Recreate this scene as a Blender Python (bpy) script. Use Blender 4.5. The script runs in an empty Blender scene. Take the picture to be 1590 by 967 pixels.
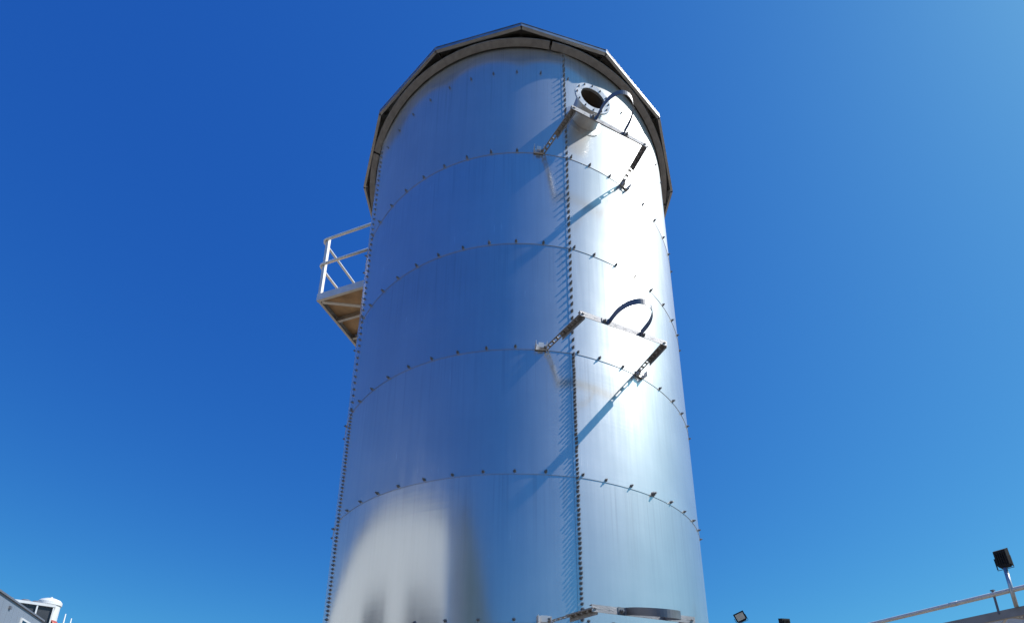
import bpy, bmesh, math, random
from mathutils import Vector, Matrix

random.seed(7)
rad = math.radians
scene = bpy.context.scene
COL = scene.collection

# ------------------------------------------------------------------ camera
cam_data = bpy.data.cameras.new('camera')
cam = bpy.data.objects.new('camera', cam_data)
COL.objects.link(cam)
cam_data.sensor_width = 36.0
cam_data.lens = 805.93 / 1590 * 36.0
cam_data.shift_y = (906.29 - 483.5) / 1590
cam_data.clip_start = 0.05
cam_data.clip_end = 8000
CAM_Z = 1.6
cam.matrix_world = (Matrix.Translation((0, -5.6158, CAM_Z))
                    @ Matrix.Rotation(0.0071, 4, 'Z')
                    @ Matrix.Rotation(math.pi / 2 + 0.3073, 4, 'X')
                    @ Matrix.Rotation(0.0082, 4, 'Z'))
scene.camera = cam

# ------------------------------------------------------------------ sky and sun
SUN_EL = rad(50)
SUN_AZ = rad(93)                      # clockwise from +Y
world = bpy.data.worlds.new('World')
scene.world = world
world.use_nodes = True
wn = world.node_tree.nodes
wl = world.node_tree.links
wn.clear()
sky = wn.new('ShaderNodeTexSky')
sky.sky_type = 'NISHITA'
sky.sun_disc = False
sky.sun_elevation = SUN_EL
sky.sun_rotation = SUN_AZ
sky.altitude = 0
sky.air_density = 1.0
sky.dust_density = 1.0
sky.ozone_density = 8.0
SKY_STRENGTH = 0.13
bg = wn.new('ShaderNodeBackground')
bg.inputs['Strength'].default_value = SKY_STRENGTH
wo = wn.new('ShaderNodeOutputWorld')
sep = wn.new('ShaderNodeSeparateColor')
com = wn.new('ShaderNodeCombineColor')
wl.new(sky.outputs[0], sep.inputs[0])


def wmath(op, a, b):
    nd = wn.new('ShaderNodeMath')
    nd.operation = op
    for i, v in enumerate((a, b)):
        if isinstance(v, (int, float)):
            nd.inputs[i].default_value = v
        else:
            wl.new(v, nd.inputs[i])
    return nd.outputs[0]


# the phone's rendering of the sky colour: one tone curve per channel, the same all over the sky
for ch, (gain, power) in enumerate(((0.55, 1.39), (0.889, 1.10), (0.826, 0.51))):
    v = wmath('MULTIPLY', sep.outputs[ch], SKY_STRENGTH)
    low = wmath('POWER', wmath('MINIMUM', v, 1.0), power)
    high = wmath('MAXIMUM', wmath('SUBTRACT', v, 1.0), 0.0)
    wl.new(wmath('MULTIPLY', wmath('ADD', low, high), gain / SKY_STRENGTH), com.inputs[ch])
wl.new(com.outputs[0], bg.inputs[0])
wl.new(bg.outputs[0], wo.inputs[0])

sun_dir = Vector((math.sin(SUN_AZ) * math.cos(SUN_EL), math.cos(SUN_AZ) * math.cos(SUN_EL), math.sin(SUN_EL)))
sd = bpy.data.lights.new('sun', 'SUN')
sd.energy = 5.0
sd.angle = rad(0.53)
sd.color = (1.0, 0.96, 0.9)
sun = bpy.data.objects.new('sun', sd)
COL.objects.link(sun)
sun.rotation_euler = sun_dir.to_track_quat('Z', 'Y').to_euler()
sun.location = sun_dir * 60

scene.view_settings.view_transform = 'Standard'
scene.view_settings.look = 'None'
scene.view_settings.exposure = 0.0
scene.view_settings.gamma = 1.0
scene.view_settings.use_curve_mapping = False
scene.cycles.caustics_reflective = False
scene.cycles.caustics_refractive = False

# ------------------------------------------------------------------ materials
def new_mat(name):
    m = bpy.data.materials.new(name)
    m.use_nodes = True
    nt = m.node_tree
    nt.nodes.clear()
    return m, nt.nodes, nt.links


def principled(n, **kw):
    b = n.new('ShaderNodeBsdfPrincipled')
    for k, v in kw.items():
        b.inputs[k].default_value = v
    return b


def ramp(n, stops):
    r = n.new('ShaderNodeValToRGB')
    e = r.color_ramp.elements
    e[0].position, e[0].color = stops[0][0], (*stops[0][1], 1)
    e[1].position, e[1].color = stops[-1][0], (*stops[-1][1], 1)
    for p, c in stops[1:-1]:
        x = e.new(p)
        x.color = (*c, 1)
    return r


def simple(name, col, rough=0.6, metal=0.0, var=0.12, scale=6.0, bump=0.0):
    m, n, l = new_mat(name)
    out = n.new('ShaderNodeOutputMaterial')
    b = principled(n, Roughness=rough, Metallic=metal)
    tc = n.new('ShaderNodeTexCoord')
    nz = n.new('ShaderNodeTexNoise')
    nz.inputs['Scale'].default_value = scale
    nz.inputs['Detail'].default_value = 6
    lo = tuple(c * (1 - var) for c in col)
    hi = tuple(min(1, c * (1 + var)) for c in col)
    r = ramp(n, [(0.3, lo), (0.7, hi)])
    l.new(tc.outputs['Object'], nz.inputs['Vector'])
    l.new(nz.outputs['Fac'], r.inputs[0])
    l.new(r.outputs[0], b.inputs['Base Color'])
    mr = n.new('ShaderNodeMapRange')
    mr.inputs['To Min'].default_value = max(0.02, rough - 0.08)
    mr.inputs['To Max'].default_value = min(1, rough + 0.08)
    l.new(nz.outputs['Fac'], mr.inputs['Value'])
    l.new(mr.outputs[0], b.inputs['Roughness'])
    if bump:
        bp = n.new('ShaderNodeBump')
        bp.inputs['Strength'].default_value = bump
        bp.inputs['Distance'].default_value = 0.01
        n2 = n.new('ShaderNodeTexNoise')
        n2.inputs['Scale'].default_value = scale * 8
        n2.inputs['Detail'].default_value = 5
        l.new(tc.outputs['Object'], n2.inputs['Vector'])
        l.new(n2.outputs['Fac'], bp.inputs['Height'])
        l.new(bp.outputs[0], b.inputs['Normal'])
    l.new(b.outputs[0], out.inputs[0])
    return m


def sheet_material():
    """galvanised sheet: a tight mirror-like lobe over a broad satin one, with rolling lines, scratches and smears"""
    m, n, l = new_mat('galvanised_sheet')
    out = n.new('ShaderNodeOutputMaterial')
    uv = n.new('ShaderNodeUVMap')
    uv.uv_map = 'UVMap'
    oi = n.new('ShaderNodeObjectInfo')
    add = n.new('ShaderNodeVectorMath')
    add.operation = 'MULTIPLY_ADD'
    add.inputs[1].default_value = (1, 1, 1)
    cmb = n.new('ShaderNodeCombineXYZ')
    mul = n.new('ShaderNodeMath')
    mul.operation = 'MULTIPLY'
    mul.inputs[1].default_value = 37.0
    l.new(oi.outputs['Random'], mul.inputs[0])
    l.new(mul.outputs[0], cmb.inputs['Z'])
    l.new(mul.outputs[0], cmb.inputs['X'])
    l.new(uv.outputs[0], add.inputs[0])
    l.new(cmb.outputs[0], add.inputs[2])

    def noise(sx, sy, scale, detail=4, rough=0.55):
        mp = n.new('ShaderNodeMapping')
        mp.inputs['Scale'].default_value = (sx, sy, 1)
        l.new(add.outputs[0], mp.inputs['Vector'])
        z = n.new('ShaderNodeTexNoise')
        z.inputs['Scale'].default_value = scale
        z.inputs['Detail'].default_value = detail
        z.inputs['Roughness'].default_value = rough
        l.new(mp.outputs[0], z.inputs['Vector'])
        return z
    lines = noise(0.35, 14, 3.0, 5)          # rolling lines round the sheet
    drips = noise(9, 0.35, 3.0, 4)           # vertical smears
    cloud = noise(1, 1, 2.2, 5)
    can = noise(0.8, 1.2, 1.1, 1)            # very shallow oil canning
    col = ramp(n, [(0.25, (0.565, 0.58, 0.59)), (0.75, (0.665, 0.675, 0.68))])
    mx = n.new('ShaderNodeMath'); mx.operation = 'ADD'
    m1 = n.new('ShaderNodeMath'); m1.operation = 'MULTIPLY'; m1.inputs[1].default_value = 0.45
    m2 = n.new('ShaderNodeMath'); m2.operation = 'MULTIPLY'; m2.inputs[1].default_value = 0.55
    l.new(drips.outputs['Fac'], m1.inputs[0]); l.new(cloud.outputs['Fac'], m2.inputs[0])
    l.new(m1.outputs[0], mx.inputs[0]); l.new(m2.outputs[0], mx.inputs[1])
    l.new(mx.outputs[0], col.inputs[0])
    ra = n.new('ShaderNodeMapRange')
    ra.inputs['From Min'].default_value = 0.3; ra.inputs['From Max'].default_value = 0.7
    ra.inputs['To Min'].default_value = 0.135; ra.inputs['To Max'].default_value = 0.225
    l.new(mx.outputs[0], ra.inputs['Value'])
    bp = n.new('ShaderNodeBump')
    bp.inputs['Strength'].default_value = 0.5
    bp.inputs['Distance'].default_value = 0.0045
    l.new(can.outputs['Fac'], bp.inputs['Height'])
    bp2 = n.new('ShaderNodeBump')
    bp2.inputs['Strength'].default_value = 0.12
    bp2.inputs['Distance'].default_value = 0.002
    l.new(lines.outputs['Fac'], bp2.inputs['Height'])
    l.new(bp.outputs[0], bp2.inputs['Normal'])
    sxy = n.new('ShaderNodeSeparateXYZ')
    l.new(uv.outputs[0], sxy.inputs[0])
    hi_ = n.new('ShaderNodeMapRange'); hi_.interpolation_type = 'SMOOTHSTEP'
    hi_.inputs['From Min'].default_value = 0.25; hi_.inputs['From Max'].default_value = 1.2
    l.new(sxy.outputs['Y'], hi_.inputs['Value'])
    run = noise(16, 0.22, 3.0, 3)
    rr_ = ramp(n, [(0.52, (0, 0, 0)), (0.72, (1, 1, 1))])
    l.new(run.outputs['Fac'], rr_.inputs[0])
    st = n.new('ShaderNodeMath'); st.operation = 'MULTIPLY'
    l.new(hi_.outputs[0], st.inputs[0]); l.new(rr_.outputs[0], st.inputs[1])
    tone = n.new('ShaderNodeMapRange')
    tone.inputs['To Min'].default_value = 0.93; tone.inputs['To Max'].default_value = 1.05
    l.new(oi.outputs['Random'], tone.inputs['Value'])
    dk = n.new('ShaderNodeMath'); dk.operation = 'MULTIPLY_ADD'; dk.inputs[1].default_value = -0.13
    l.new(st.outputs[0], dk.inputs[0]); l.new(tone.outputs[0], dk.inputs[2])
    tint = n.new('ShaderNodeVectorMath'); tint.operation = 'SCALE'
    l.new(col.outputs[0], tint.inputs[0]); l.new(dk.outputs[0], tint.inputs['Scale'])
    col = tint
    a = principled(n, Metallic=1.0)
    l.new(col.outputs[0], a.inputs['Base Color']); l.new(ra.outputs[0], a.inputs['Roughness']); l.new(bp2.outputs[0], a.inputs['Normal'])
    b = principled(n, Metallic=1.0, Roughness=0.60)
    l.new(col.outputs[0], b.inputs['Base Color']); l.new(bp2.outputs[0], b.inputs['Normal'])
    # thin scattered scratches and a little zinc bloom are rougher
    sc = noise(22, 0.9, 3.0, 2)
    scr = ramp(n, [(0.66, (0, 0, 0)), (0.74, (1, 1, 1))])
    l.new(sc.outputs['Fac'], scr.inputs[0])
    sgate = ramp(n, [(0.56, (0, 0, 0)), (0.7, (1, 1, 1))])
    l.new(cloud.outputs['Fac'], sgate.inputs[0])
    sm = n.new('ShaderNodeMath'); sm.operation = 'MULTIPLY'
    l.new(scr.outputs[0], sm.inputs[0]); l.new(sgate.outputs[0], sm.inputs[1])
    fac = n.new('ShaderNodeMath'); fac.operation = 'MULTIPLY_ADD'
    fac.inputs[1].default_value = 0.18
    l.new(oi.outputs['Alpha'], fac.inputs[2])          # each sheet has its own share of satin finish
    l.new(sm.outputs[0], fac.inputs[0])
    mix = n.new('ShaderNodeMixShader')
    l.new(fac.outputs[0], mix.inputs[0]); l.new(a.outputs[0], mix.inputs[1]); l.new(b.outputs[0], mix.inputs[2])
    l.new(mix.outputs[0], out.inputs[0])
    return m


M = {}
M['sheet'] = sheet_material()
M['galv'] = simple('galvanised_steel', (0.55, 0.555, 0.56), 0.5, 1.0, 0.12, 9, 0.15)
M['strut'] = simple('weathered_zinc', (0.36, 0.36, 0.375), 0.62, 0.6, 0.2, 14, 0.25)
M['roof'] = simple('roof_sheet', (0.50, 0.495, 0.49), 0.38, 1.0, 0.2, 5, 0.15)
M['bolt'] = simple('zinc_bolt', (0.27, 0.28, 0.30), 0.5, 1.0, 0.2, 30)
M['strap'] = simple('dark_strap', (0.24, 0.24, 0.25), 0.5, 0.7, 0.15, 12)
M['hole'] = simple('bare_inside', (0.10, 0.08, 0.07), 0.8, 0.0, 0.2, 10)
M['ply'] = simple('plywood', (0.72, 0.50, 0.31), 0.7, 0.0, 0.2, 5)
M['rail'] = simple('white_rail', (0.74, 0.74, 0.74), 0.45, 0.25, 0.08, 8)
M['concrete'] = simple('concrete', (0.36, 0.34, 0.31), 0.85, 0.0, 0.15, 2.5, 0.3)
M['clad'] = simple('grey_cladding', (0.24, 0.28, 0.34), 0.55, 0.0, 0.05, 0.6)
M['trim'] = simple('slate_trim', (0.16, 0.17, 0.20), 0.5, 0.0, 0.1, 3)
M['door'] = simple('dark_door', (0.045, 0.05, 0.06), 0.5, 0.0, 0.15, 1.0)
M['white'] = simple('white_paint', (0.78, 0.78, 0.77), 0.45, 0.0, 0.05, 2)
M['black'] = simple('black_paint', (0.006, 0.006, 0.007), 0.75, 0.0, 0.2, 10)
M['red'] = simple('red_paint', (0.45, 0.09, 0.07), 0.5, 0.0, 0.15, 5)
M['green'] = simple('dark_green_cladding', (0.05, 0.085, 0.09), 0.6, 0.0, 0.1, 1.0)
M['lens'] = simple('floodlight_lens', (0.78, 0.74, 0.62), 0.2, 0.0, 0.1, 20)
M['grey'] = simple('grey_paint', (0.30, 0.29, 0.28), 0.5, 0.0, 0.15, 4)
M['pipe'] = simple('pale_pipe', (0.78, 0.75, 0.70), 0.4, 0.0, 0.1, 5)


def glass_material():
    m, n, l = new_mat('window_glass')
    out = n.new('ShaderNodeOutputMaterial')
    b = principled(n, Roughness=0.06)
    b.inputs['Base Color'].default_value = (0.02, 0.025, 0.03, 1)
    l.new(b.outputs[0], out.inputs[0])
    return m


def ground_material():
    m, n, l = new_mat('yard_ground')
    out = n.new('ShaderNodeOutputMaterial')
    b = principled(n, Roughness=0.95)
    tc = n.new('ShaderNodeTexCoord')
    n1 = n.new('ShaderNodeTexNoise'); n1.inputs['Scale'].default_value = 0.25; n1.inputs['Detail'].default_value = 8
    n2 = n.new('ShaderNodeTexNoise'); n2.inputs['Scale'].default_value = 40; n2.inputs['Detail'].default_value = 4
    l.new(tc.outputs['Object'], n1.inputs['Vector']); l.new(tc.outputs['Object'], n2.inputs['Vector'])
    r = ramp(n, [(0.3, (0.17, 0.13, 0.09)), (0.55, (0.24, 0.19, 0.135)), (0.75, (0.30, 0.245, 0.185))])
    ad = n.new('ShaderNodeMath'); ad.operation = 'MULTIPLY_ADD'; ad.inputs[1].default_value = 0.3
    l.new(n2.outputs['Fac'], ad.inputs[0]); l.new(n1.outputs['Fac'], ad.inputs[2])
    sb = n.new('ShaderNodeMath'); sb.operation = 'SUBTRACT'; sb.inputs[1].default_value = 0.15
    l.new(ad.outputs[0], sb.inputs[0]); l.new(sb.outputs[0], r.inputs[0])
    bp = n.new('ShaderNodeBump'); bp.inputs['Strength'].default_value = 0.5; bp.inputs['Distance'].default_value = 0.02
    l.new(n2.outputs['Fac'], bp.inputs['Height']); l.new(bp.outputs[0], b.inputs['Normal'])
    l.new(r.outputs[0], b.inputs['Base Color']); l.new(b.outputs[0], out.inputs[0])
    return m


M['glass'] = glass_material()
M['ground'] = ground_material()

# ------------------------------------------------------------------ mesh helpers
def finish(name, bm, mat, parent=None, smooth=False, recalc=True):
    if recalc:
        bmesh.ops.recalc_face_normals(bm, faces=bm.faces)
    me = bpy.data.meshes.new(name)
    bm.to_mesh(me)
    bm.free()
    me.materials.append(M[mat])
    if smooth:
        for p in me.polygons:
            p.use_smooth = True
    o = bpy.data.objects.new(name, me)
    COL.objects.link(o)
    if parent is not None:
        o.parent = parent
    return o


def inst(name, me, parent, matrix):
    o = bpy.data.objects.new(name, me)
    COL.objects.link(o)
    o.parent = parent
    o.matrix_local = matrix
    return o


def tag(o, label=None, cat=None, group=None, kind=None):
    if label: o['label'] = label
    if cat: o['category'] = cat
    if group: o['group'] = group
    if kind: o['kind'] = kind
    return o


def empty(name, loc=(0, 0, 0), parent=None):
    o = bpy.data.objects.new(name, None)
    o.empty_display_size = 0.2
    COL.objects.link(o)
    o.location = loc
    if parent is not None:
        o.parent = parent
    return o


def box(bm, c, size, rot=None):
    """box centred at c; rot: 3x3 matrix whose columns are the box axes"""
    R3 = rot or Matrix.Identity(3)
    vs = []
    for sx in (-.5, .5):
        for sy in (-.5, .5):
            for sz in (-.5, .5):
                vs.append(bm.verts.new(Vector(c) + R3 @ Vector((sx * size[0], sy * size[1], sz * size[2]))))
    for f in ((0, 1, 3, 2), (4, 6, 7, 5), (0, 4, 5, 1), (2, 3, 7, 6), (0, 2, 6, 4), (1, 5, 7, 3)):
        bm.faces.new([vs[i] for i in f])


def frame_from(d, up=Vector((0, 0, 1))):
    """axes matrix: x along d, z nearest to up"""
    x = Vector(d).normalized()
    y = up.cross(x)
    if y.length < 1e-4:
        y = Vector((0, 1, 0))
    y.normalize()
    z = x.cross(y)
    return Matrix((x, y, z)).transposed()


def bar(bm, a, b, w, h, up=Vector((0, 0, 1)), ext=0.0):
    a, b = Vector(a), Vector(b)
    d = b - a
    box(bm, (a + b) / 2, (d.length + ext, w, h), frame_from(d, up))


def tube(bm, pts, r, seg=12, caps=True):
    pts = [Vector(p) for p in pts]
    rings = []
    prev = None
    for i, p in enumerate(pts):
        d = (pts[min(i + 1, len(pts) - 1)] - pts[max(i - 1, 0)]).normalized()
        if prev is None:
            u = d.cross(Vector((0, 0, 1)))
            if u.length < 1e-3:
                u = d.cross(Vector((0, 1, 0)))
        else:
            u = prev - d * prev.dot(d)
        u.normalize()
        prev = u
        v = d.cross(u)
        rr = r[i] if isinstance(r, (list, tuple)) else r
        rings.append([bm.verts.new(p + (u * math.cos(t) + v * math.sin(t)) * rr)
                      for t in (2 * math.pi * k / seg for k in range(seg))])
    for a, b in zip(rings, rings[1:]):
        for k in range(seg):
            bm.faces.new((a[k], a[(k + 1) % seg], b[(k + 1) % seg], b[k]))
    if caps:
        bm.faces.new(rings[0][::-1])
        bm.faces.new(rings[-1])


def prism(bm, poly, z0, z1):
    lo = [bm.verts.new((x, y, z0)) for x, y in poly]
    hi = [bm.verts.new((x, y, z1)) for x, y in poly]
    k = len(poly)
    bm.faces.new(lo[::-1])
    bm.faces.new(hi)
    for i in range(k):
        bm.faces.new((lo[i], lo[(i + 1) % k], hi[(i + 1) % k], hi[i]))


def lathe(bm, prof, seg=32, axis=None):
    """prof: list of (radius, height); axis: 4x4 placing local z"""
    A = axis or Matrix.Identity(4)
    rings = [[bm.verts.new(A @ Vector((r * math.cos(2 * math.pi * k / seg), r * math.sin(2 * math.pi * k / seg), h)))
              for k in range(seg)] for r, h in prof]
    for a, b in zip(rings, rings[1:]):
        for k in range(seg):
            bm.faces.new((a[k], a[(k + 1) % seg], b[(k + 1) % seg], b[k]))
    return rings


def pol(az, r, z=0.0):
    """point at azimuth az (degrees, from -Y towards +X) and radius r"""
    return Vector((math.sin(rad(az)) * r, -math.cos(rad(az)) * r, z))


def radial(az):
    """3x3 axes: x tangent (to the right seen from outside), y up, z outward"""
    t = Vector((math.cos(rad(az)), math.sin(rad(az)), 0))
    nrm = Vector((math.sin(rad(az)), -math.cos(rad(az)), 0))
    return Matrix((t, Vector((0, 0, 1)), nrm)).transposed()


# ------------------------------------------------------------------ setting
bm = bmesh.new()
G = 3000
n_div = 24
vs = [[bm.verts.new((-G + 2 * G * i / n_div, -G + 2 * G * j / n_div, 0)) for j in range(n_div + 1)] for i in range(n_div + 1)]
for i in range(n_div):
    for j in range(n_div):
        bm.faces.new((vs[i][j], vs[i + 1][j], vs[i + 1][j + 1], vs[i][j + 1]))
tag(finish('ground', bm, 'ground'), kind='structure')

# ------------------------------------------------------------------ silo
R = 2.0
DZ = 1.193
Z_RING = [8.4308 - DZ * k for k in range(8)]        # ring 0 (top stiffener) ... ring 7 (base)
TOP = 8.93
SEAM = 14.0                                         # azimuth of one vertical seam
silo = empty('silo', (0, 0, 0))
tag(silo, 'tall bolted galvanised steel silo with faceted roof eave, filling the middle of the picture', 'silo')

bm = bmesh.new()
lathe(bm, [(0.001, 0.0), (2.6, 0.0), (2.6, 0.055), (2.57, 0.085), (0.001, 0.085)], 64)
finish('plinth', bm, 'concrete', silo, smooth=False)

LAP = 0.85          # degrees of side lap on each side of the bolt line


def sheet_mesh(h_total, name):
    """one 72 degree sheet; its low-azimuth edge lies over its neighbour, its lower edge over the course below"""
    bm = bmesh.new()
    uvl = bm.loops.layers.uv.new('UVMap')
    a0, a1 = -LAP, 72 + LAP
    nu, nv = 96, 6
    th = 0.0025

    def rr(a, t):
        d0 = min(abs(a - 0), abs(a - 72))
        peak = 0.0075 * math.exp(-d0 / 5.0)              # rolled sheets stay a little flat next to the joint
        side = 0.0036 * max(0.0, 1 - max(a, 0) / 9.0)   # over the neighbour at the left edge
        low = 0.0034 * max(0.0, 1 - t * h_total / 0.25)  # over the course below
        return R + peak + side + low
    grid = []
    for layer in (0, 1):
        g = []
        for i in range(nu + 1):
            a = a0 + (a1 - a0) * i / nu
            row = []
            for j in range(nv + 1):
                t = (0, 0.06, 0.2, 0.45, 0.7, 0.9, 1)[j]
                p = pol(a, rr(a, t) - th * layer, t * h_total)
                row.append(bm.verts.new(p))
            g.append(row)
        grid.append(g)

    def face(vl, uvs):
        f = bm.faces.new(vl)
        for lp, u in zip(f.loops, uvs):
            lp[uvl].uv = u
        return f
    U = lambda i: rad((a1 - a0) * i / nu) * R
    V = lambda j: (0, 0.06, 0.2, 0.45, 0.7, 0.9, 1)[j] * h_total
    for i in range(nu):
        for j in range(nv):
            g = grid[0]
            f = face((g[i][j], g[i + 1][j], g[i + 1][j + 1], g[i][j + 1]), ((U(i), V(j)), (U(i + 1), V(j)), (U(i + 1), V(j + 1)), (U(i), V(j + 1))))
            f.smooth = True
            g = grid[1]
            f = face((g[i][j + 1], g[i + 1][j + 1], g[i + 1][j], g[i][j]), ((U(i), V(j + 1)), (U(i + 1), V(j + 1)), (U(i + 1), V(j)), (U(i), V(j))))
            f.smooth = True
    ed = [(grid[0][i][0], grid[1][i][0]) for i in range(nu + 1)]
    rim = ed + [(grid[0][nu][j], grid[1][nu][j]) for j in range(1, nv + 1)] \
        + [(grid[0][i][nv], grid[1][i][nv]) for i in range(nu - 1, -1, -1)] + [(grid[0][0][j], grid[1][0][j]) for j in range(nv - 1, 0, -1)]
    # separate rim vertices keep the edge crisp
    dup = [(bm.verts.new(p.co), bm.verts.new(q.co)) for p, q in rim]
    for k in range(len(dup)):
        a, b = dup[k], dup[(k + 1) % len(dup)]
        f = bm.faces.new((a[0], a[1], b[1], b[0]))
    me = bpy.data.meshes.new(name)
    bm.to_mesh(me)
    bm.free()
    me.materials.append(M['sheet'])
    return me


mesh_course = sheet_mesh(DZ + 0.045, 'wall_sheet')
mesh_top = sheet_mesh(TOP - Z_RING[1] + 0.02, 'wall_sheet_tall')
# courses: ring k is the lower edge of the course above it
for k in range(1, 8):
    me = mesh_top if k == 1 else mesh_course
    for s in range(5):
        az = SEAM + 72 * s
        sh = inst('wall_sheet', me, silo, Matrix.Translation((0, 0, Z_RING[k] - 0.006)) @ Matrix.Rotation(rad(az), 4, 'Z'))
        sh.color = (1, 1, 1, (0.50 if k == 1 else 0.31) + (0.03 if s == 0 else 0.0) + random.uniform(-0.025, 0.025))

# bolts --------------------------------------------------------------
def bolt_bm(bm, mat4, s=1.0, stub=0.023):
    # washer, hex nut, threaded end
    for r0, r1, h0, h1, seg, tw in ((0.0155, 0.0145, 0.0, 0.003, 10, 0), (0.0125, 0.0118, 0.003, 0.0125, 6, 0.3), (0.0066, 0.006, 0.0125, stub, 6, 0)):
        lo = [bm.verts.new(mat4 @ Vector((math.cos(2 * math.pi * k / seg + tw) * r0 * s, math.sin(2 * math.pi * k / seg + tw) * r0 * s, h0 * s))) for k in range(seg)]
        hi = [bm.verts.new(mat4 @ Vector((math.cos(2 * math.pi * k / seg + tw) * r1 * s, math.sin(2 * math.pi * k / seg + tw) * r1 * s, h1 * s))) for k in range(seg)]
        bm.faces.new(hi)
        for k in range(seg):
            bm.faces.new((lo[k], lo[(k + 1) % seg], hi[(k + 1) % seg], hi[k]))


bm = bmesh.new()
bolt_bm(bm, Matrix.Identity(4))
bolt_obj = finish('bolt', bm, 'bolt', silo)
bolt_mesh = bolt_obj.data
bpy.data.objects.remove(bolt_obj)


def bolt_matrix(az, z, spin, s=1.0, sz=1.0, out=0.0):
    d = ((az - SEAM + 36) % 72) - 36
    r = R + 0.0075 * math.exp(-abs(d) / 5.0) + 0.004 + out
    return Matrix.Translation(pol(az, r, z)) @ radial(az).to_4x4() @ Matrix.Rotation(spin, 4, 'Z') @ Matrix.Diagonal((s, s, sz, 1))


single, joined = [], []
for k in range(0, 7):
    for j in range(50):
        az = SEAM + 7.2 * j
        if j % 10 == 0:
            az += 1.35
        az += random.uniform(-0.12, 0.12)
        a = (az + 180) % 360 - 180
        z = Z_RING[k] + 0.02 + random.uniform(-0.003, 0.003)
        s = 0.92 if k else 0.7
        if k == 4 and 33 < a < 38:
            s = 1.45
        (single if (-72 < a < 74 and k <= 5) else joined).append((az, z, s, s * random.uniform(1.0, 1.35)))
for sidx in range(5):
    az = SEAM + 72 * sidx
    a = (az + 180) % 360 - 180
    for k in range(1, 8):
        z0 = Z_RING[k]
        z1 = TOP - 0.03 if k == 1 else Z_RING[k - 1]
        cnt = 21 if k == 1 else (15 if k <= 3 else 30)
        for q in range(cnt):
            z = z0 + (z1 - z0) * (q + 0.75) / cnt
            it = (az + random.uniform(-0.06, 0.06) + (0.75 if sidx == 4 else 0), z + random.uniform(-0.002, 0.002), random.uniform(0.85, 1.0), random.uniform(1.0, 1.4) if sidx == 0 else random.uniform(0.7, 0.95))
            if k <= 5 and (abs(a - SEAM) < 1 or (abs(a - (SEAM - 72)) < 1 and k >= 3)):
                single.append(it)
            else:
                joined.append(it)
print('single bolts', len(single), 'joined', len(joined))
for az, z, s, sz in single:
    inst('bolt', bolt_mesh, silo, bolt_matrix(az, z, random.uniform(0, 1), s, sz))
bm = bmesh.new()
for az, z, s, sz in joined:
    bolt_bm(bm, bolt_matrix(az, z, random.uniform(0, 1), s, sz))
tag(finish('bolts', bm, 'bolt', silo), kind='stuff')

# curb ring under the eave, in five rolled lengths ---------------------
bm = bmesh.new()
nseg = 40
a0, a1 = 0.35, 71.65
rows = []
prof = [(2.012, 8.853), (2.082, 8.853), (2.082, 8.862), (2.022, 8.862), (2.022, 8.915), (2.012, 8.915)]
for i in range(nseg + 1):
    a = a0 + (a1 - a0) * i / nseg
    rows.append([bm.verts.new(pol(a, r, z)) for r, z in prof])
for x, y in zip(rows, rows[1:]):
    for k in range(len(prof)):
        bm.faces.new((x[k], x[(k + 1) % len(prof)], y[(k + 1) % len(prof)], y[k]))
bm.faces.new(rows[0])
bm.faces.new(rows[-1][::-1])
o = finish('curb_ring', bm, 'strut', silo)
o.matrix_local = Matrix.Rotation(rad(9.7), 4, 'Z')
for s in range(1, 5):
    inst('curb_ring', o.data, silo, Matrix.Rotation(rad(9.7 + 72 * s), 4, 'Z'))

# roof: fourteen folded panels round a collar ---------------------------
NP, RE, ZE = 14, 2.168, 8.882
step = 360 / NP
bm = bmesh.new()
lathe(bm, [(0.42, 9.60), (0.44, 9.60), (0.44, 9.78), (0.47, 9.78), (0.47, 9.81), (0.2, 9.88), (0.001, 9.90)], 28)
roof = finish('roof', bm, 'galv', silo)
roof['label'] = 'shallow faceted sheet metal roof with folded drip edge'


def roof_panel():
    bm = bmesh.new()
    h = step / 2
    zin, rin, ze = 9.66, 0.43, ZE + 0.055
    o0, o1 = pol(-h, RE, ze), pol(h, RE, ze)
    i0, i1 = pol(-h, rin, zin), pol(h, rin, zin)
    t = Vector((0, 0, 0.003))
    # roof skin
    top = [bm.verts.new(v + t) for v in (o0, o1, i1, i0)]
    bot = [bm.verts.new(v) for v in (o0, o1, i1, i0)]
    bm.faces.new(top); bm.faces.new(bot[::-1])
    for k in range(4):
        bm.faces.new((bot[k], bot[(k + 1) % 4], top[(k + 1) % 4], top[k]))
    # folded drip: a lip hanging from the eave with a small return
    n = (o0 + o1); n.z = 0; n.normalize()
    sh = 0.998
    a, b = o0 * 1, o1 * 1
    a.x *= sh; a.y *= sh; b.x *= sh; b.y *= sh
    lean = n * 0.006
    v = [bm.verts.new(p) for p in (a, b, b + Vector((0, 0, -0.055)) + lean, a + Vector((0, 0, -0.055)) + lean,
                                   a - n * 0.003, b - n * 0.003, b - n * 0.003 + Vector((0, 0, -0.055)) + lean, a - n * 0.003 + Vector((0, 0, -0.055)) + lean)]
    for f in ((0, 1, 2, 3), (5, 4, 7, 6), (3, 2, 6, 7), (0, 4, 5, 1), (0, 3, 7, 4), (1, 5, 6, 2)):
        bm.faces.new([v[i] for i in f])
    # bottom return, 25 mm in
    c0, c1 = a + Vector((0, 0, -0.055)) + lean, b + Vector((0, 0, -0.055)) + lean
    mid = (c0 + c1) / 2 - n * 0.0155
    d = (c1 - c0)
    box(bm, mid + Vector((0, 0, -0.0012)), (d.length - 0.02, 0.025, 0.0024), frame_from(d))
    # standing rib down one edge
    bar(bm, o1 * 0.995 + Vector((0, 0, 0.028)), i1 + Vector((0, 0, 0.022)), 0.02, 0.045)
    return bm


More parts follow.
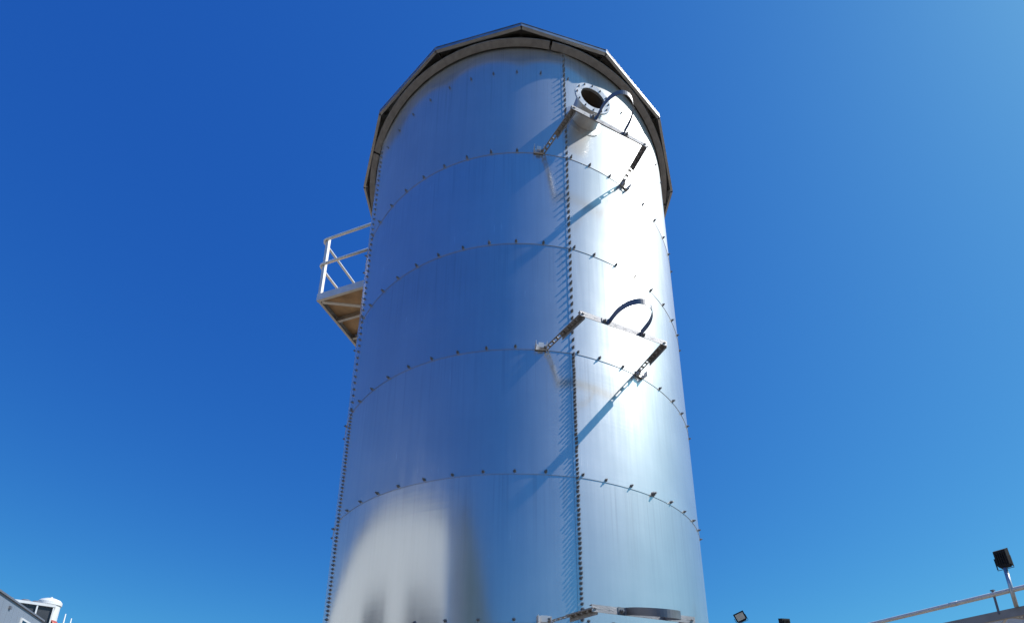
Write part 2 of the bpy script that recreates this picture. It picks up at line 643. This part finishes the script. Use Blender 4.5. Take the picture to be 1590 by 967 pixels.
rp = finish('roof_panel', roof_panel(), 'roof', roof)
rp.matrix_local = Matrix.Rotation(rad(0.7 + step / 2), 4, 'Z')
for k in range(1, NP):
    inst('roof_panel', rp.data, roof, Matrix.Rotation(rad(0.7 + step / 2 + step * k), 4, 'Z'))

# outlet nozzle ---------------------------------------------------------
NAZ, NZ = 20.0, 7.90
NM = Matrix.Translation(pol(NAZ, 0, NZ)) @ radial(NAZ).to_4x4()      # local z = outward
bm = bmesh.new()
lathe(bm, [(0.135, 1.9), (0.135, 2.205), (0.155, 2.205), (0.155, 1.9)], 40, NM)
nozzle = finish('nozzle', bm, 'galv', silo, smooth=False)
nozzle['label'] = 'flanged round outlet stub near the top of the wall'
bm = bmesh.new()
lathe(bm, [(0.136, 2.19), (0.136, 2.212), (0.2, 2.212), (0.2, 2.198), (0.156, 2.19)], 40, NM)
finish('flange', bm, 'galv', nozzle)
bm = bmesh.new()
lathe(bm, [(0.156, 1.985), (0.205, 1.985), (0.205, 2.005), (0.156, 2.015)], 40, NM)
finish('collar', bm, 'galv', nozzle)
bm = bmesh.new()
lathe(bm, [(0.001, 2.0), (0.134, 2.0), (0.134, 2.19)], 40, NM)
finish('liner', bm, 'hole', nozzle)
for k in range(12):
    t = 2 * math.pi * k / 12
    inst('flange_bolt', bolt_mesh, nozzle, NM @ Matrix.Translation((0.178 * math.cos(t), 0.178 * math.sin(t), 2.212)) @ Matrix.Diagonal((0.6, 0.6, 0.6, 1)))

# pipe brackets ---------------------------------------------------------
FL, FR = Vector((0.244, -1.99, 0)), Vector((1.085, -1.685, 0))
TL, TR = Vector((0.515, -2.372, 0)), Vector((1.238, -2.068, 0))


def slotted(bm, a, b, w, h, pitch, gap):
    """a slotted flat: two edge strips joined by webs, so the slots are real openings"""
    a, b = Vector(a), Vector(b)
    d = (b - a)
    L = d.length
    fr = frame_from(d)
    e = w * 0.26
    for s in (-1, 1):
        box(bm, (a + b) / 2 + fr @ Vector((0, s * (w - e) / 2, 0)), (L, e, h), fr)
    n = max(2, int(L / pitch))
    for k in range(n + 1):
        box(bm, a + d * (k / n), (pitch - gap, w - 2 * e + 0.001, h * 0.96), fr)


def arm(bm, a, b):
    """adjustable arm: slotted angle with a second length bolted over its outer half"""
    a, b = Vector(a), Vector(b)
    d = (b - a).normalized()
    slotted(bm, a, b, 0.042, 0.004, 0.05, 0.03)
    side = Vector((0, 0, 1)).cross(d)
    mid = a + (b - a) * 0.42
    bar(bm, mid + Vector((0, 0, -0.018)) + side * 0.0215, b + Vector((0, 0, -0.018)) + side * 0.0215, 0.004, 0.04)
    bar(bm, mid + Vector((0, 0, 0.006)), b + Vector((0, 0, 0.006)), 0.036, 0.004)
    for t in (0.5, 0.62, 0.74, 0.86):
        p = a + (b - a) * t
        box(bm, p + Vector((0, 0, -0.008)), (0.018, 0.018, 0.012), frame_from(d))


def bracket(z, droop, label):
    root = empty('pipe_bracket', (0, 0, z), silo)
    root['label'] = label
    for f, t, azf in ((FL, TL, 7.0), (FR, TR, 32.8)):
        bm = bmesh.new()
        arm(bm, f, t)
        finish('arm', bm, 'strut', root)
        # foot: bent plate bolted to the wall plus a small side plate
        bm = bmesh.new()
        fr = radial(azf)
        w = -1 if f is FL else 1
        c = pol(azf, R + 0.010) + fr @ Vector((w * 0.042, 0.012, 0))
        box(bm, c, (0.10, 0.058, 0.005), fr)
        box(bm, c + fr @ Vector((0, 0.0, 0.028)), (0.045, 0.05, 0.005), fr)
        box(bm, c + fr @ Vector((-w * 0.02, 0.0, 0.014)), (0.005, 0.05, 0.028), fr)
        box(bm, pol(azf, R + 0.04) + fr @ Vector((-w * 0.004, 0.0, 0)), (0.005, 0.05, 0.062), fr)
        box(bm, pol(azf, R + 0.036) + fr @ Vector((w * 0.088, 0.012, 0)), (0.005, 0.05, 0.05), fr)
        foot = finish('foot_plate', bm, 'rail', root)
    d = (TR - TL).normalized()
    bm = bmesh.new()
    mid = (TL + TR) / 2
    fr = frame_from(d)
    L = (TR - TL).length + 0.05
    inw = fr @ Vector((0, 1, 0))
    box(bm, mid + Vector((0, 0, 0.0)), (L, 0.004, 0.05), fr)                        # web of the channel
    box(bm, mid + Vector((0, 0, 0.0235)) + inw * 0.0165, (L, 0.029, 0.003), fr)
    for q in range(9):
        box(bm, mid + d * ((q - 4) * L / 9.2) - inw * 0.0024, (0.03, 0.001, 0.008), fr)
    finish('crossbar', bm, 'strut', root)
    # half hoop of flat strap
    out = -inw if (-inw).dot(mid) > 0 else inw
    c = TL + d * 0.385
    hr = 0.152
    pts = []
    for k in range(0, 25):
        t = math.pi * k / 24
        pts.append(c + d * (-math.cos(t) * hr) + out * (0.085 + math.sin(t) * hr * 1.3))
    pts = [c - d * (hr + 0.06) + out * 0.004, c - d * (hr + 0.01) + out * 0.004, c - d * hr + out * 0.014] + pts + \
          [c + d * hr + out * 0.014, c + d * (hr + 0.01) + out * 0.004, c + d * (hr + 0.06) + out * 0.004]
    pts = [p + Vector((0, 0, -droop * max(0.0, (p - c).dot(out) - 0.02))) for p in pts]
    bm = bmesh.new()
    H2, th = 0.027, 0.0045
    prof = []
    for i, p in enumerate(pts):
        tg = (pts[min(i + 1, len(pts) - 1)] - pts[max(i - 1, 0)]).normalized()
        nn = Vector((tg.y, -tg.x, 0))
        prof.append([bm.verts.new(p + nn * sx * th / 2 + Vector((0, 0, sz * H2))) for sx, sz in ((-1, -1), (1, -1), (1, 1), (-1, 1))])
    for x, y in zip(prof, prof[1:]):
        for k in range(4):
            bm.faces.new((x[k], x[(k + 1) % 4], y[(k + 1) % 4], y[k]))
    bm.faces.new(prof[0]); bm.faces.new(prof[-1])
    hoop = finish('pipe_hoop', bm, 'strap', root)
    for s in (-1, 1):
        p = c + d * s * (hr + 0.035) + out * 0.006
        fm = Matrix((d, Vector((0, 0, 1)), out)).transposed().to_4x4()
        inst('hoop_bolt', bolt_mesh, root, Matrix.Translation(p) @ fm @ Matrix.Diagonal((1.1, 1.1, 1.1, 1)))


bracket(Z_RING[1] + 0.004, 0.0, 'bracket frame with strap hoop, highest of the three, beside the outlet stub')
bracket(Z_RING[3] + 0.004, 0.0, 'bracket frame with strap hoop, middle of the three')
bracket(Z_RING[5] + 0.004, 0.24, 'bracket frame with strap hoop, lowest of the three, at the bottom edge')

# service platform --------------------------------------------------------
PAZ, PZ = -108.1, 8.258
plat = empty('service_platform', (0, 0, PZ), silo)
plat['label'] = 'small railed access platform with brown deck on the left side of the silo'
plat.rotation_euler = (0, 0, rad(PAZ))       # local: -Y outward, +X = towards the back... right seen from outside
# local coordinates: outward = -y, tangent = +x ; the end nearest the camera is +x
X0, X1, YO = -0.95, 0.25, -3.22


def wall_y(x, off=0.03):
    return -math.sqrt((R + off) ** 2 - x * x)


sgn = 1
for (xa, xb) in ((X0 + 0.01, -0.353), (-0.347, X1 - 0.01)):
    poly = [(xa, YO + 0.01), (xb, YO + 0.01)]
    for k in range(13):
        x = xb + (xa - xb) * k / 12
        poly.append((x, wall_y(x)))
    bm = bmesh.new()
    prism(bm, poly, 0.10, 0.118)
    finish('deck_board', bm, 'ply', plat)
def channel(name, a, b, depth=0.1, mat='galv', fl=0.04, side=1):
    bm = bmesh.new()
    a, b = Vector(a), Vector(b)
    d = b - a
    fr = frame_from(d)
    m = (a + b) / 2
    box(bm, m, (d.length, 0.005, depth), fr)
    yy = fr @ Vector((0, side, 0))
    box(bm, m + yy * (fl / 2) + Vector((0, 0, depth / 2 - 0.0025)), (d.length, fl - 0.005, 0.005), fr)
    box(bm, m + yy * (fl / 2) + Vector((0, 0, -depth / 2 + 0.0025)), (d.length, fl - 0.005, 0.005), fr)
    return finish(name, bm, mat, plat)


channel('edge_channel', (X0, YO, 0.05), (X1, YO, 0.05), 0.1, side=1)
for x, sd2 in ((X0, -1), (X1, 1)):
    channel('edge_channel', (x, YO, 0.05), (x, wall_y(x), 0.05), 0.13, mat='rail', side=sd2)
for x in (-0.62, -0.22):
    channel('joist', (x, YO + 0.01, 0.055), (x, wall_y(x), 0.055), 0.08, side=1)
bm = bmesh.new()
bar(bm, (X1 - 0.06, YO + 0.06, -0.004), (-0.35, wall_y(0.35) - 0.01, -0.004), 0.05, 0.012)
finish('diagonal_brace', bm, 'rail', plat)
posts = [(X1 - 0.03, YO + 0.03), (X0 + 0.03, YO + 0.03), (X0 + 0.03, wall_y(X0) - 0.5), (X1 - 0.03, wall_y(X1) - 0.12), (X0 + 0.03, wall_y(X0) - 0.12)]
for x, y in posts[:3]:
    bm = bmesh.new()
    bar(bm, (x, y, 0.02), (x, y, 1.3), 0.05, 0.05, up=Vector((0, 1, 0)))
    finish('rail_post', bm, 'rail', plat)
for h in (1.235, 0.71):
    pts = [(X1 + 0.01, wall_y(X1) + 0.02, h), (X1 + 0.01, YO + 0.05, h)]
    r = 0.06
    for k in range(0, 7):
        t = math.pi / 2 * k / 6
        pts.append((X1 + 0.01 - r + r * math.cos(t), YO - 0.01 - r * math.sin(t) + 0.03, h))
    for k in range(0, 7):
        t = math.pi / 2 * k / 6
        pts.append((X0 - 0.01 + r - r * math.sin(t), YO + 0.02 - r * math.cos(t), h))
    pts.append((X0 - 0.01, wall_y(X0) + 0.02, h))
    bm = bmesh.new()
    tube(bm, pts, 0.021, 10)
    finish('guard_rail', bm, 'rail', plat, smooth=True)

# ------------------------------------------------------------------ warehouse on the left (also mirrored in the silo)
WAZ = rad(-28)
wv = Vector((math.sin(WAZ), math.cos(WAZ), 0))      # along the wall
nv_ = Vector((wv.y, -wv.x, 0))                      # outward, towards the silo
WH = 11.5
wh = empty('warehouse', Vector((-20, 0, 0)) + wv * 11.5)
tag(wh, 'long white warehouse with dark doors, seen mirrored in the lower left of the silo wall', 'warehouse')
wh.rotation_euler = (0, 0, math.atan2(wv.y, wv.x))   # local x along the wall, local -y outward
S0, S1 = -18.2 - 11.5, 22.5 - 11.5
DEP = 24
bm = bmesh.new()
box(bm, ((S0 + S1) / 2, DEP / 2, WH / 2), (S1 - S0, DEP, WH))
finish('wall', bm, 'white', wh)
bm = bmesh.new()
box(bm, ((S0 + S1) / 2, -0.08, WH - 0.06), (S1 - S0 + 0.3, 0.16, 0.30))
box(bm, ((S0 + S1) / 2, DEP + 0.08, WH - 0.06), (S1 - S0 + 0.3, 0.16, 0.30))
box(bm, (S1 + 0.08, DEP / 2, WH - 0.06), (0.16, DEP - 0.01, 0.28))
finish('roof_trim', bm, 'trim', wh)
bm = bmesh.new()
prof = [(0.0, WH + 0.085), (DEP / 2, WH + 1.3), (DEP, WH + 0.085), (DEP, WH + 0.005), (0.0, WH + 0.005)]
lo = [bm.verts.new((S0, y, z)) for y, z in prof]
hi = [bm.verts.new((S1, y, z)) for y, z in prof]
bm.faces.new(lo); bm.faces.new(hi[::-1])
for k in range(5):
    bm.faces.new((lo[k], hi[k], hi[(k + 1) % 5], lo[(k + 1) % 5]))
finish('roof', bm, 'galv', wh)
for a, b in ((-6.8, -0.9), (-17.6, -10.7)):
    bm = bmesh.new()
    box(bm, ((a + b) / 2 - 11.5, -0.03, 3.7), (b - a, 0.06, 7.4))
    dr = finish('roller_door', bm, 'door', wh)
    for q in range(1, 12):
        bm = bmesh.new()
        box(bm, ((a + b) / 2 - 11.5, -0.07, q * 7.4 / 12), (b - a - 0.2, 0.02, 0.06))
        finish('door_rib', bm, 'trim', dr)

# grey shed standing on at the far end of the warehouse, the one the camera sees
gs = empty('grey_shed', Vector((-20, 0, 0)) + wv * 32)
tag(gs, 'flat roofed grey clad shed cut by the left edge of the picture', 'shed')
gs.rotation_euler = wh.rotation_euler
Q0, Q1, GD = 22.9 - 32, 41.0 - 32, 7.0
bm = bmesh.new()
box(bm, ((Q0 + Q1) / 2, GD / 2, WH / 2 - 0.05), (Q1 - Q0, GD, WH - 0.1))
finish('wall', bm, 'clad', gs)
k = 0
while Q0 + k * 1.05 < Q1 - 0.5:
    bm = bmesh.new()
    box(bm, (Q0 + 0.53 + k * 1.05, -0.012, WH / 2 - 0.2), (1.02, 0.024, WH - 0.4))
    finish('wall_panel', bm, 'clad', gs)
    k += 1
bm = bmesh.new()
box(bm, ((Q0 + Q1) / 2, -0.06, WH - 0.05), (Q1 - Q0 + 0.2, 0.12, 0.13))
box(bm, (Q1 + 0.06, GD / 2 + 0.05, WH - 0.05), (0.12, GD + 0.1, 0.12))
finish('roof_trim', bm, 'trim', gs)
for s_ in (36.3, 25.0):
    bm = bmesh.new()
    box(bm, (s_ - 32 + 1.3, -0.06, 9.85), (2.8, 0.12, 1.65))
    wd = finish('window', bm, 'white', gs)
    bm = bmesh.new()
    box(bm, (s_ - 32 + 1.3, -0.126, 9.85), (2.5, 0.012, 1.35))
    finish('pane', bm, 'glass', wd)
bm = bmesh.new()
box(bm, (33.6 - 32, -0.07, 10.85), (0.28, 0.14, 0.2))
finish('vent', bm, 'trim', gs)

# block behind the photographer, mirrored beside the warehouse
ob = empty('yard_block', (-6.5, -20.5, 0))
tag(ob, 'narrow yard block behind the camera, mirrored as a dull band right of the white reflection', 'building')
bm = bmesh.new()
box(bm, (0, 0, 4.25), (1.7, 18, 8.5))
finish('wall', bm, 'white', ob)
for q in range(9):
    bm = bmesh.new()
    box(bm, (0.88, -8.0 + q * 2.0, 4.2), (0.05, 1.96, 8.2))
    finish('side_panel', bm, 'green', ob)
bm = bmesh.new()
box(bm, (0, 0, 8.56), (2.1, 18.4, 0.12))
finish('roof', bm, 'trim', ob)

# ------------------------------------------------------------------ plant behind the warehouse corner
tx = Vector((-42.3, 39.7, 0))
tank = empty('vent_tank', tx)
tag(tank, 'white round tank with domed lid rising behind the warehouse corner', 'tank')
bm = bmesh.new()
lathe(bm, [(0.001, 0.0), (0.78, 0.0), (0.78, 13.7), (0.001, 13.7)], 32)
finish('shell', bm, 'white', tank, smooth=False)
bm = bmesh.new()
lathe(bm, [(0.78, 13.70), (0.86, 13.70), (0.86, 13.98), (0.70, 14.18), (0.35, 14.32), (0.001, 14.36)], 32)
lid = finish('lid', bm, 'white', tank)
bm = bmesh.new()
lathe(bm, [(0.09, 14.3), (0.09, 14.46), (0.001, 14.46)], 12)
finish('cap', bm, 'white', lid)
bm = bmesh.new()
tube(bm, [(0.75, -0.72, 0.0), (0.75, -0.72, 12.5), (0.6, -0.6, 12.9)], 0.13, 10)
finish('side_pipe', bm, 'grey', tank, smooth=True)

ld = Vector((1.70, 1.64, 0)).normalized()
lv = empty('louvre_house', (-40.6, 36.0, 0))
lv.rotation_euler = (0, 0, math.atan2(ld.y, ld.x))
tag(lv, 'white framed louvre house with dark openings in front of the white tank', 'plant house')
XA, XB = -1.9, 1.7
bm = bmesh.new()
box(bm, ((XA + XB) / 2, 1.3, 12.95), (XB - XA, 2.6, 0.22))
finish('roof_beam', bm, 'white', lv)
bm = bmesh.new()
box(bm, ((XA + XB) / 2, 1.3, 12.0), (XB - XA - 0.3, 2.2, 1.66))
finish('dark_filter', bm, 'door', lv)
for x in (XA + 0.1, -0.55, 0.55, XB - 0.1):
    bm = bmesh.new()
    bar(bm, (x, 0.08, 0), (x, 0.08, 12.83), 0.1, 0.1, up=Vector((0, 1, 0)))
    finish('column', bm, 'white', lv)
bm = bmesh.new()
box(bm, ((XA + XB) / 2, 1.3, 11.0), (XB - XA, 2.5, 0.3))
finish('lower_beam', bm, 'white', lv)
for x in (-1.3, -0.25, 0.45):
    bm = bmesh.new()
    lathe(bm, [(0.001, 13.07), (0.36, 13.07), (0.36, 13.17), (0.25, 13.3), (0.001, 13.33)], 20, Matrix.Translation((x, 0.8, 0)))
    finish('fan_cowl', bm, 'trim', lv)
bl = empty('red_blower', (-40.15, 38.0, 0))
tag(bl, 'red machine housing below the white tank', 'machine')
bm = bmesh.new()
lathe(bm, [(0.001, -0.3), (0.42, -0.3), (0.48, -0.2), (0.48, 0.2), (0.42, 0.3), (0.001, 0.3)], 24, Matrix.Translation((0, 0, 11.45)) @ Matrix.Rotation(rad(90), 4, 'X'))
finish('housing', bm, 'red', bl)
bm = bmesh.new()
box(bm, (0, 0, 5.6), (0.5, 0.5, 11.2))
finish('stand', bm, 'grey', bl)
for p, zt, lab in (((-40.04, 39.07), 12.75, 'thin white mast nearer the white tank'), ((-39.69, 39.38), 12.42, 'thin white mast farther from the white tank')):
    bm = bmesh.new()
    tube(bm, [(p[0], p[1], 0), (p[0], p[1], zt - 1.5), (p[0], p[1], zt)], [0.07, 0.06, 0.035], 8)
    o = finish('thin_mast', bm, 'white', None, smooth=True)
    tag(o, lab, 'mast', 'thin masts')

# ------------------------------------------------------------------ raised walkway on the right
GA = rad(-16)
gv = Vector((math.sin(GA), math.cos(GA), 0))
gw = empty('walkway', (8.55, 2.8, 0))
gw.rotation_euler = (0, 0, math.atan2(gv.y, gv.x))     # local x along (away from camera), local -y to the right
tag(gw, 'raised steel walkway with pale pipe rail crossing the lower right corner', 'walkway')
LX0, LX1 = -9, 16
bm = bmesh.new()
tube(bm, [(LX0, 0, 4.262), (LX1, 0, 4.262)], 0.042, 14)
finish('pipe_rail', bm, 'pipe', gw, smooth=True)
bm = bmesh.new()
tube(bm, [(1.02, 0, 4.262), (1.16, 0, 4.262)], 0.046, 14)
finish('pipe_coupling', bm, 'pipe', gw, smooth=True)
for x in (-6.5, -2.9, 0.42, 3.9, 7.4, 10.9, 14.4):
    bm = bmesh.new()
    tube(bm, [(x, -0.0, 3.9), (x, -0.0, 4.33)], 0.018, 8)
    box(bm, (x, 0, 4.335), (0.05, 0.05, 0.02))
    finish('rail_stanchion', bm, 'trim', gw)
bm = bmesh.new()
box(bm, ((LX0 + LX1) / 2, 0, 3.885), (LX1 - LX0, 0.006, 0.15))
box(bm, ((LX0 + LX1) / 2, -0.04, 3.8125), (LX1 - LX0, 0.075, 0.006))
box(bm, ((LX0 + LX1) / 2, -0.04, 3.957), (LX1 - LX0, 0.075, 0.006))
finish('edge_channel', bm, 'grey', gw)
bm = bmesh.new()
box(bm, ((LX0 + LX1) / 2, -1.4, 3.885), (LX1 - LX0, 0.006, 0.15))
finish('edge_channel', bm, 'grey', gw)
k = LX0 + 0.1
while k < LX1:
    bm = bmesh.new()
    box(bm, (k, -0.71, 3.87), (0.06, 1.36, 0.1))
    finish('cross_beam', bm, 'grey', gw)
    bm = bmesh.new()
    bar(bm, (k + 0.08, -0.1, 3.84), (k + 1.05, -1.3, 3.84), 0.04, 0.02)
    finish('brace', bm, 'galv', gw)
    k += 1.15
for q in range(14):
    bm = bmesh.new()
    box(bm, ((LX0 + LX1) / 2, -0.13 - q * 0.092, 3.945), (LX1 - LX0, 0.012, 0.03))
    finish('grating_bar', bm, 'galv', gw)
for x in (-7.5, -0.9, 5.7, 12.3):
    for y in (-0.12, -1.28):
        bm = bmesh.new()
        bar(bm, (x, y, 0), (x, y, 3.81), 0.12, 0.12, up=Vector((0, 1, 0)))
        finish('column', bm, 'grey', gw)


# floodlights
def floodlight(loc, head_z, yaw, tilt, roll, size, label, base_z=0.0, lens_back=True, pole_r=0.03):
    root = empty('floodlight', (loc[0], loc[1], base_z))
    tag(root, label, 'floodlight', 'floodlights on poles')
    bm = bmesh.new()
    tube(bm, [(0, 0, 0), (0, 0, head_z - base_z - size[1] * 0.5)], pole_r, 10)
    finish('pole', bm, 'galv', root, smooth=True)
    Mx = Matrix.Translation((0, 0, head_z - base_z)) @ Matrix.Rotation(yaw, 4, 'Z') @ Matrix.Rotation(tilt, 4, 'X') @ Matrix.Rotation(roll, 4, 'Y')
    w, h, d = size
    # housing: local -y is the lit face
    bm = bmesh.new()
    c = 0.18 * w
    poly = [(-w / 2, h / 2), (w / 2, h / 2), (w / 2, -h / 2 + c), (w / 2 - c, -h / 2), (-w / 2 + c, -h / 2), (-w / 2, -h / 2 + c)]
    fr = [bm.verts.new((x, -d / 2, z)) for x, z in poly]
    bk = [bm.verts.new((x * 0.86, d / 2, z * 0.86)) for x, z in poly]
    bm.faces.new(fr); bm.faces.new(bk[::-1])
    for i in range(6):
        bm.faces.new((fr[i], bk[i], bk[(i + 1) % 6], fr[(i + 1) % 6]))
    for q in range(5):
        box(bm, ((q - 2) * w * 0.15, d / 2 + 0.005, 0), (0.012, 0.016, h * 0.6))
    hs_ = finish('housing', bm, 'black', root)
    hs_.matrix_local = Mx
    bm = bmesh.new()
    box(bm, (0, -d / 2 - 0.004, 0.04 * h), (w * 0.76, 0.006, h * 0.66))
    ln = finish('lens', bm, 'lens', root)
    ln.matrix_local = Mx
    bm = bmesh.new()
    for s in (-1, 1):
        box(bm, (s * (w / 2 + 0.012), 0, -h * 0.22), (0.006, 0.03, h * 0.6))
    box(bm, (0, 0, -h * 0.52 - 0.012), (w + 0.03, 0.03, 0.006))
    yk = finish('yoke', bm, 'black', root)
    yk.matrix_local = Mx
    return root


floodlight((8.49, 2.92), 4.83, rad(112), rad(-6), rad(0), (0.20, 0.34, 0.08),
           'black floodlight on a pole standing up from the walkway, its back turned', base_z=3.96)
floodlight((5.68, 7.17), 4.82, rad(-12), rad(14), rad(-24), (0.26, 0.26, 0.08),
           'floodlight with pale lens facing the camera, just right of the silo')
floodlight((6.57, 6.75), 4.56, rad(200), rad(0), rad(3), (0.28, 0.27, 0.1),
           'dark floodlight seen from behind, barely rising above the bottom edge')
